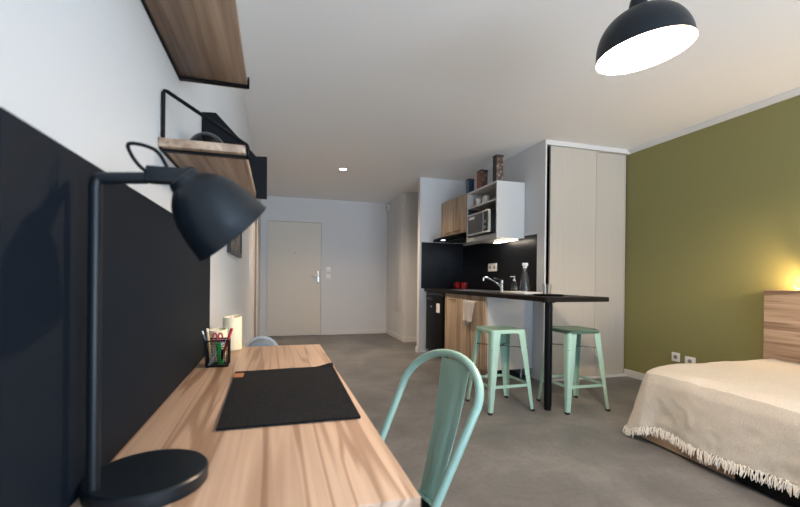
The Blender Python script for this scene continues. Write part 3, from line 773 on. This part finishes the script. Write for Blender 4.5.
part('door_sticker', box(BM(), mx+.002, mx+.0039, my1-.19, my1-.05, mz1-.065, mz1-.035), M['label'], d, False, label='pale sticker')
cp = part('control_panel', box(BM(), mx+.004, mx+.0255, my0+q, pc-.008, mz0+q, mz1-q), M['glassblack'], t, False)
for zz in (mz0+.06, mz0+.12): part('dial', cyl(BM(), (mx+.004, (my0+q+pc-.008)/2, zz), .017, .014, (-1, 0, 0), 24, .002), M['steel'], cp)
part('display', box(BM(), mx+.0025, mx+.0039, my0+q+.012, pc-.02, mz1-.06, mz1-.035), M['nichedark'], cp, False)
# hood
t = thing('range_hood', (2.35, 5.16, 1.56), 'slim black range hood below the oak wall cabinet', 'range hood')
g = BM(); ya, yb = 4.775, 5.57; loops = []
for k in range(17):
    y = ya+(yb-ya)*k/16; e = abs(2*k/16-1); xf = 2.095 + .05*e**3
    loops.append([(xf, y, 1.572), (xf, y, 1.590), (xf+.05, y, 1.608), (xf+.13, y, 1.622), (WX+.03, y, 1.630), (XK-.006, y, 1.630), (XK-.006, y, 1.565), (xf+.02, y, 1.565)])
loft(g, loops); part('hood_body', g, M['fridge'], t)
part('filter', box(BM(), 2.24, 2.55, 4.86, 5.30, 1.562, 1.5648), M['dark'], t, False)
part('hood_lamp', box(BM(), 2.135, 2.175, 5.19, 5.25, 1.560, 1.5648, .001), M['hoodled'], t, False, label='lit white hood lamp')
light('hood_beam', 'SPOT', (2.30, 5.40, 1.55), 1.6, (.80, .92, 1), .03, spot_size=math.radians(140), spot_blend=.8)
# strip light below the white cabinet
t = thing('strip_light', (2.46, 4.27, z0-.02), 'glowing strip light fixed below the white wall cabinet', 'strip light')
part('housing', box(BM(), 2.485, 2.54, 4.015, 4.46, z0-.012, z0-.0004, .002), M['trim'], t)
part('diffuser', box(BM(), 2.488, 2.537, 4.02, 4.455, z0-.022, z0-.0122, .004), M['strip'], t)
# tins on top of the white cabinet
def tin_box(name, u, lbl, w, dp, h, m, side, y, x=2.33):
    t = thing(name, (x+w/2, y+dp/2, z1), lbl, 'tin')
    part('tin_body', box(BM(), x, x+w, y, y+dp, z1+.0005, z1+h, .003), m, t)
    part('tin_side', box(BM(), x-.0012, x-.0001, y+.004, y+dp-.004, z1+.004, z1+h-.022), side, t, False)
    part('lid', box(BM(), x-.002, x+w+.002, y-.002, y+dp+.002, z1+h-.018, z1+h+.004, .002), M['tinedge'], t)
tin_box('tea_tin', 0, 'small dark blue tin on top of the white wall cabinet', .075, .085, .205, M['tinblue'], M['tinedgeblue'], 4.82)
tin_box('biscuit_tin', 0, 'red and brown tin on top of the white wall cabinet', .088, .11, .238, M['tinred'], M['tinedgered'], 4.49)
tin_box('tall_tin', 0, 'tall brown patterned tin nearest the front on the white wall cabinet', .083, .09, .312, M['tintall'], M['tinedge'], 4.125)

# ------------------------------------------------------------------ wardrobe with sliding doors
t = thing('sliding_wardrobe', (3.17, YW, 0), 'cream built-in wardrobe with two tall sliding doors beside the olive wall', 'wardrobe')
g = BM(); box(g, XK+.0, XK+.016, YW-.045, YW-.0005, .0005, ZC-.001); part('side_frame', g, M['trim'], t, False)
g = BM(); box(g, XK+.017, XR-.001, YW-.045, YW+.06, ZC-.048, ZC-.001); part('top_rail', g, M['trim'], t, False)
g = BM(); box(g, XK+.017, XR-.001, YW-.035, YW+.06, .0005, .022); part('bottom_rail', g, M['trim'], t, False)
for x0, x1, y, nm in ((2.694, 3.275, YW-.025, 'left'), (3.255, 3.685, YW+.012, 'right')):
    d = part('sliding_door', box(BM(), x0, x1, y, y+.018, .024, ZC-.050, .001), M['wardrobe'], t, False)
    g = BM(); box(g, x0-.002, x0+.012, y-.006, y-.0002, .024, ZC-.050); box(g, x1-.012, x1+.002, y-.006, y-.0002, .024, ZC-.050)
    part('edge_profile', g, M['wardrobe'], d, False)
part('inner_lining', box(BM(), XK+.03, XR-.002, YW+.55, YW+.56, .001, ZC-.07), M['void'], t, False)
part('inner_side', box(BM(), XK+.0165, XK+.020, YW+.002, YW+.55, .001, ZC-.07), M['void'], t, False)

# ------------------------------------------------------------------ pendant lamp
pc_ = Vector((1.441, 1.3625, 1.980)); tilt = math.radians(8)
view_left = Vector((-.958, .2856, 0)); ax = (Vector((0, 0, 1))*math.cos(tilt) + view_left*math.sin(tilt)).normalized()
t = thing('pendant_lamp', (pc_.x, pc_.y, ZC), 'black dome pendant lamp with glowing white inside', 'pendant lamp')
R = .180; outer = [(R+.002, -.004), (R+.002, 0)] + [(R*math.cos(a)**.80 if k < 18 else .03, .168*math.sin(a)) for k, a in enumerate([PI/2*k/18 for k in range(1, 18)])] + [(.03, .168)]
inn = [(r-.003 if r > .04 else r-.004, h-.0025) for r, h in outer[1:]]
part('dome_shade', lathe(BM(), outer, pc_, ax, 72), M['lampblack'], t)
sh_in = part('shade_lining', lathe(BM(), [(R+.0019, -.0042)] + inn + [(0, .164)], pc_, ax, 72), M['inner'], t, label='white inside of the shade')
top = pc_ + ax*.168
part('cap', lathe(BM(), [(0, 0), (.036, 0), (.036, .022), (.026, .05), (.010, .058), (0, .06)], pc_+ax*.1675, ax, 32), M['lampblack'], t)
ctop = pc_+ax*.225
part('cable', tube(BM(), smooth_pts([tuple(ctop), (ctop.x, ctop.y, ctop.z+.02), (pc_.x, pc_.y, ZC-.045)]), .0035, 8), M['black'], t)
part('ceiling_rose', lathe(BM(), [(0, 0), (.05, 0), (.05, -.02), (.03, -.045), (0, -.046)], (pc_.x, pc_.y, ZC-.0005)), M['lampblack'], t)
part('bulb', lathe(BM(), [(0, .164), (.016, .162), (.018, .145), (.034, .13), (.040, .115), (.034, .098), (.018, .090), (0, .088)], pc_, ax, 32), M['bulb'], t)
lp = pc_ + ax*.062
light('pendant_beam', 'POINT', lp, 66, (1, .78, .56), .03)

# ------------------------------------------------------------------ bed
BX0, BX1, BY0, BY1 = 2.325, 3.565, .30, 2.205
t = thing('bed', ((BX0+BX1)/2, (BY0+BY1)/2, 0), 'low wooden bed along the olive wall with tall wooden headboard', 'bed')
part('base_panel', splay(box(BM(), BX0-.002, BX0+.02, 1.58, BY1-.04, .012, .30, .001)), M['bedwood'], t, False)
part('base_panel', splay(box(BM(), BX0-.002, BX0+.0195, BY0+.02, 1.578, .012, .30, .001)), M['black'], t, False, label='black front panel')
part('bed_frame', splay(box(BM(), BX0+.026, BX1, BY0+.02, BY1-.045, .006, .30)), M['bedwood'], t, False)
part('end_panel', box(BM(), BX0, BX1, BY1-.038, BY1-.018, .012, .30, .001), M['bedwood'], t, False)
part('mattress', box(BM(), BX0+.02, BX1, BY0+.02, BY1-.02, .3005, .452, .035, 4), M['mattress'], t)
hb = BM(); box(hb, 3.582, XR-.016, BY0, 2.268, .0005, .968, .001)
part('headboard', hb, M['head'], t, False)
part('headboard_top', box(BM(), 3.578, XR-.001, BY0, 2.272, .9685, .984, .001), M['head'], t, False)

# blanket: one draped sheet with fringe along its hem
def blanket():
    path = []           # (edge point, outward normal, wall point)
    e = .012; r = .075
    xl, yt = BX0+.010, BY1-.006
    n1 = 130
    for k in range(n1):
        y = BY0+.01 + (yt-r-BY0-.01)*k/(n1-1); path.append(((xl, y), (-1, 0), (3.56, y*.98)))
    for k in range(1, 18):
        a = PI/2*k/18; path.append(((xl+r-r*math.cos(a), yt-r+r*math.sin(a)), (-math.cos(a), math.sin(a)), (3.56, (yt-r)*.98+.03*k/18)))
    n2 = 70
    for k in range(n2):
        x = xl+r + (3.56-xl-r)*k/(n2-1); path.append(((x, yt), (0, 1), (3.56, (yt-r)*.98+.03+.08*k/(n2-1))))
    bm = BM(); rows = []; hem = []
    L1 = len(path)
    for i, (ep, nn, wp) in enumerate(path):
        col = []; ex, ey = ep; wx, wy = wp
        s = i/L1
        corner = math.exp(-((i-n1-8)/9.0)**2)
        for j in range(26):               # top
            f = (j/25)**.8
            x = wx+(ex-wx)*f; y = wy+(ey-wy)*f
            z = .466 + .010*noise.noise((x*3.2, y*3.2, 1)) + .004*noise.noise((x*11, y*11, 4)) + .0035*(1-abs(noise.noise((x*6+y*3, y*6-x*2, 9)))*2)
            de = (1-f)*math.hypot(wx-ex, wy-ey)
            z -= .022*math.exp(-(de/.035)**2)*1 + .012*corner*math.exp(-(de/.09)**2)
            col.append((x, y, z))
        z0_ = col[-1][2]; ztop = z0_
        hemz = .112 + .010*math.sin(i*.11) + .006*noise.noise((i*.07, 3, 0)) - .070*corner
        for j in range(1, 27):            # drop
            f = j/26
            z = ztop + (hemz-ztop)*f
            out = .012*min(1, f*6) + .020*f + (.060*f**1.2)*corner
            fold = (.009*math.sin(i*.135+1.1*f) + .008*noise.noise((i*.09, f*2.0, 7)) + .0045*noise.noise((i*.35, f*5, 2)) + .006*(1-2*abs(noise.noise((i*.10+f*2.2, f*3.0-i*.03, 5)))))*(f**.8)
            fold += corner*.012*math.sin(i*.55)*f + .032*f*max(0, 1-i/n1)
            out = max(out+fold, .010 if f > .2 else .004)
            col.append((ex+nn[0]*out, ey+nn[1]*out, z))
        rows.append([bm.verts.new(p) for p in col]); hem.append((Vector(col[-1]), Vector((nn[0], nn[1], 0))))
    for A, B in zip(rows[:-1], rows[1:]):
        for k in range(len(A)-1): bm.faces.new((A[k], B[k], B[k+1], A[k+1]))
    return bm, hem
bm, hem = blanket(); splay(bm)
hem = [(Vector((p.x-.042*max(0, 2.205-p.y)*min(1, max(0, (3.4-p.x)/1.05)), p.y, p.z)), n) for p, n in hem]
bl = solo('blanket', bm, M['cloth'], 'cream cotton blanket with fringed hem spread over the bed', 'blanket')
md = bl.modifiers.new('thickness', 'SOLIDIFY'); md.thickness = .004; md.offset = 1
g = BM(); rnd = random.Random(3)
for (p, n), (p2, n2) in zip(hem[:-1], hem[1:]):
    seg = (p2-p).length; k = max(1, int(seg/.0046))
    for q in range(k):
        a = p.lerp(p2, (q+rnd.random())/k) + n*(.003+.004*rnd.random()) + Vector((0, 0, .014*rnd.random()))
        tdir = (p2-p).normalized(); ln = .040+.022*rnd.random(); sw = rnd.uniform(-.018, .018)
        b = a + Vector((0, 0, -ln*.5)) + tdir*sw*.6 + n*rnd.uniform(.0, .010)
        c = a + Vector((0, 0, -ln)) + tdir*sw + n*rnd.uniform(-.002, .014)
        if c.z < .006: c.z = .006
        tube(g, [a, b, c], [.0028, .0032, .0016], 5)
fr = part('fringe', g, M['fringe'], bl, True, label='ivory tassel fringe'); fr['kind'] = 'stuff'

# small lamp on the headboard: only its wire loops are in the picture
lx, ly, lz = 3.630, 2.03, .9845
t = thing('table_lamp', (lx, ly, lz), 'small lamp with looped dark wire base on the headboard', 'table lamp')
g = BM()
for k in range(4):
    a = PI/4 + PI/2*k; ca, sa = math.cos(a), math.sin(a)
    tube(g, smooth_pts([(lx+ca*r, ly+sa*r, lz+z) for r, z in ((.012, .035), (.035, .048), (.058, .045), (.068, .034), (.062, .020), (.045, .010), (.03, .003))]), .0034, 8)
cyl(g, (lx, ly, lz+.0005), .035, .006); tube(g, [(lx, ly, lz+.005), (lx, ly, lz+.03)], .006, 10)
part('wire_base', g, M['brass'], t)
part('bulb', lathe(BM(), [(0, 0), (.012, 0), (.012, .02), (.026, .045), (.028, .06), (.018, .080), (0, .086)], (lx, ly, lz+.075), seg=24), M['warmbulb'], t)
light('table_lamp_glow', 'POINT', (lx-.035, ly-.03, lz+.06), 10.0, (1, .68, .36), .018)
bpy.data.objects['table_lamp_glow'].data.use_shadow = True

# ------------------------------------------------------------------ daylight through the near window
W = bpy.data.worlds.new('daylight'); S.world = W; W.use_nodes = True
bg = W.node_tree.nodes['Background']; bg.inputs['Strength'].default_value = 1.0
_nt = W.node_tree; _g = _nt.nodes.new('ShaderNodeTexCoord'); _s = _nt.nodes.new('ShaderNodeSeparateXYZ'); _r = _nt.nodes.new('ShaderNodeMapRange'); _m = _nt.nodes.new('ShaderNodeMix'); _m.data_type = 'RGBA'
_r.inputs['From Min'].default_value = -.04; _r.inputs['From Max'].default_value = .06
_m.inputs[6].default_value = (6.3, 7.3, 8.5, 1)      # bright half below the horizon, added to lift the ceiling
_m.inputs[7].default_value = (1.5, 2.3, 3.4, 1)       # blue sky above it
_nt.links.new(_g.outputs['Generated'], _s.inputs[0]); _nt.links.new(_s.outputs['Z'], _r.inputs['Value']); _nt.links.new(_r.outputs['Result'], _m.inputs[0]); _nt.links.new(_m.outputs[2], bg.inputs['Color'])
pd = bpy.data.lights.new('window_portal', 'AREA'); pd.shape = 'RECTANGLE'; pd.size = wx1-wx0; pd.size_y = wz1-wz0; pd.cycles.is_portal = True
po = bpy.data.objects.new('window_portal', pd); COL.objects.link(po); po.location = ((wx0+wx1)/2, YN-.05, (wz0+wz1)/2); po.rotation_euler = (math.radians(90), 0, 0)

# ------------------------------------------------------------------ camera
f_, cy_, yaw, pit, rol, Hc = 418.0, 279.8, math.radians(16.593), math.radians(-.126), math.radians(.593), 1.038
xa = Vector((math.cos(yaw), -math.sin(yaw), 0)); ua = Vector((-math.sin(yaw)*math.sin(pit), -math.cos(yaw)*math.sin(pit), math.cos(pit)))
F = Vector((math.sin(yaw)*math.cos(pit), math.cos(yaw)*math.cos(pit), math.sin(pit)))
Rv = math.cos(rol)*xa + math.sin(rol)*ua; Uv = -math.sin(rol)*xa + math.cos(rol)*ua
cam = bpy.data.cameras.new('camera'); co = bpy.data.objects.new('camera', cam); COL.objects.link(co)
co.matrix_world = Matrix(((Rv.x, Uv.x, -F.x, 0), (Rv.y, Uv.y, -F.y, 0), (Rv.z, Uv.z, -F.z, Hc), (0, 0, 0, 1)))
cam.sensor_width = 36; cam.sensor_fit = 'HORIZONTAL'; cam.lens = f_*36/800; cam.shift_y = (cy_-253.5)/800; cam.clip_start = .02
cam.dof.use_dof = True; cam.dof.focus_distance = 2.7; cam.dof.aperture_fstop = 4.5
S.camera = co
S.view_settings.view_transform = 'Standard'; S.view_settings.look = 'None'; S.view_settings.exposure = 1.0; S.view_settings.gamma = 1
S.view_settings.use_curve_mapping = False
S.cycles.use_denoising = True
S.cycles.max_bounces = 10; S.cycles.diffuse_bounces = 6
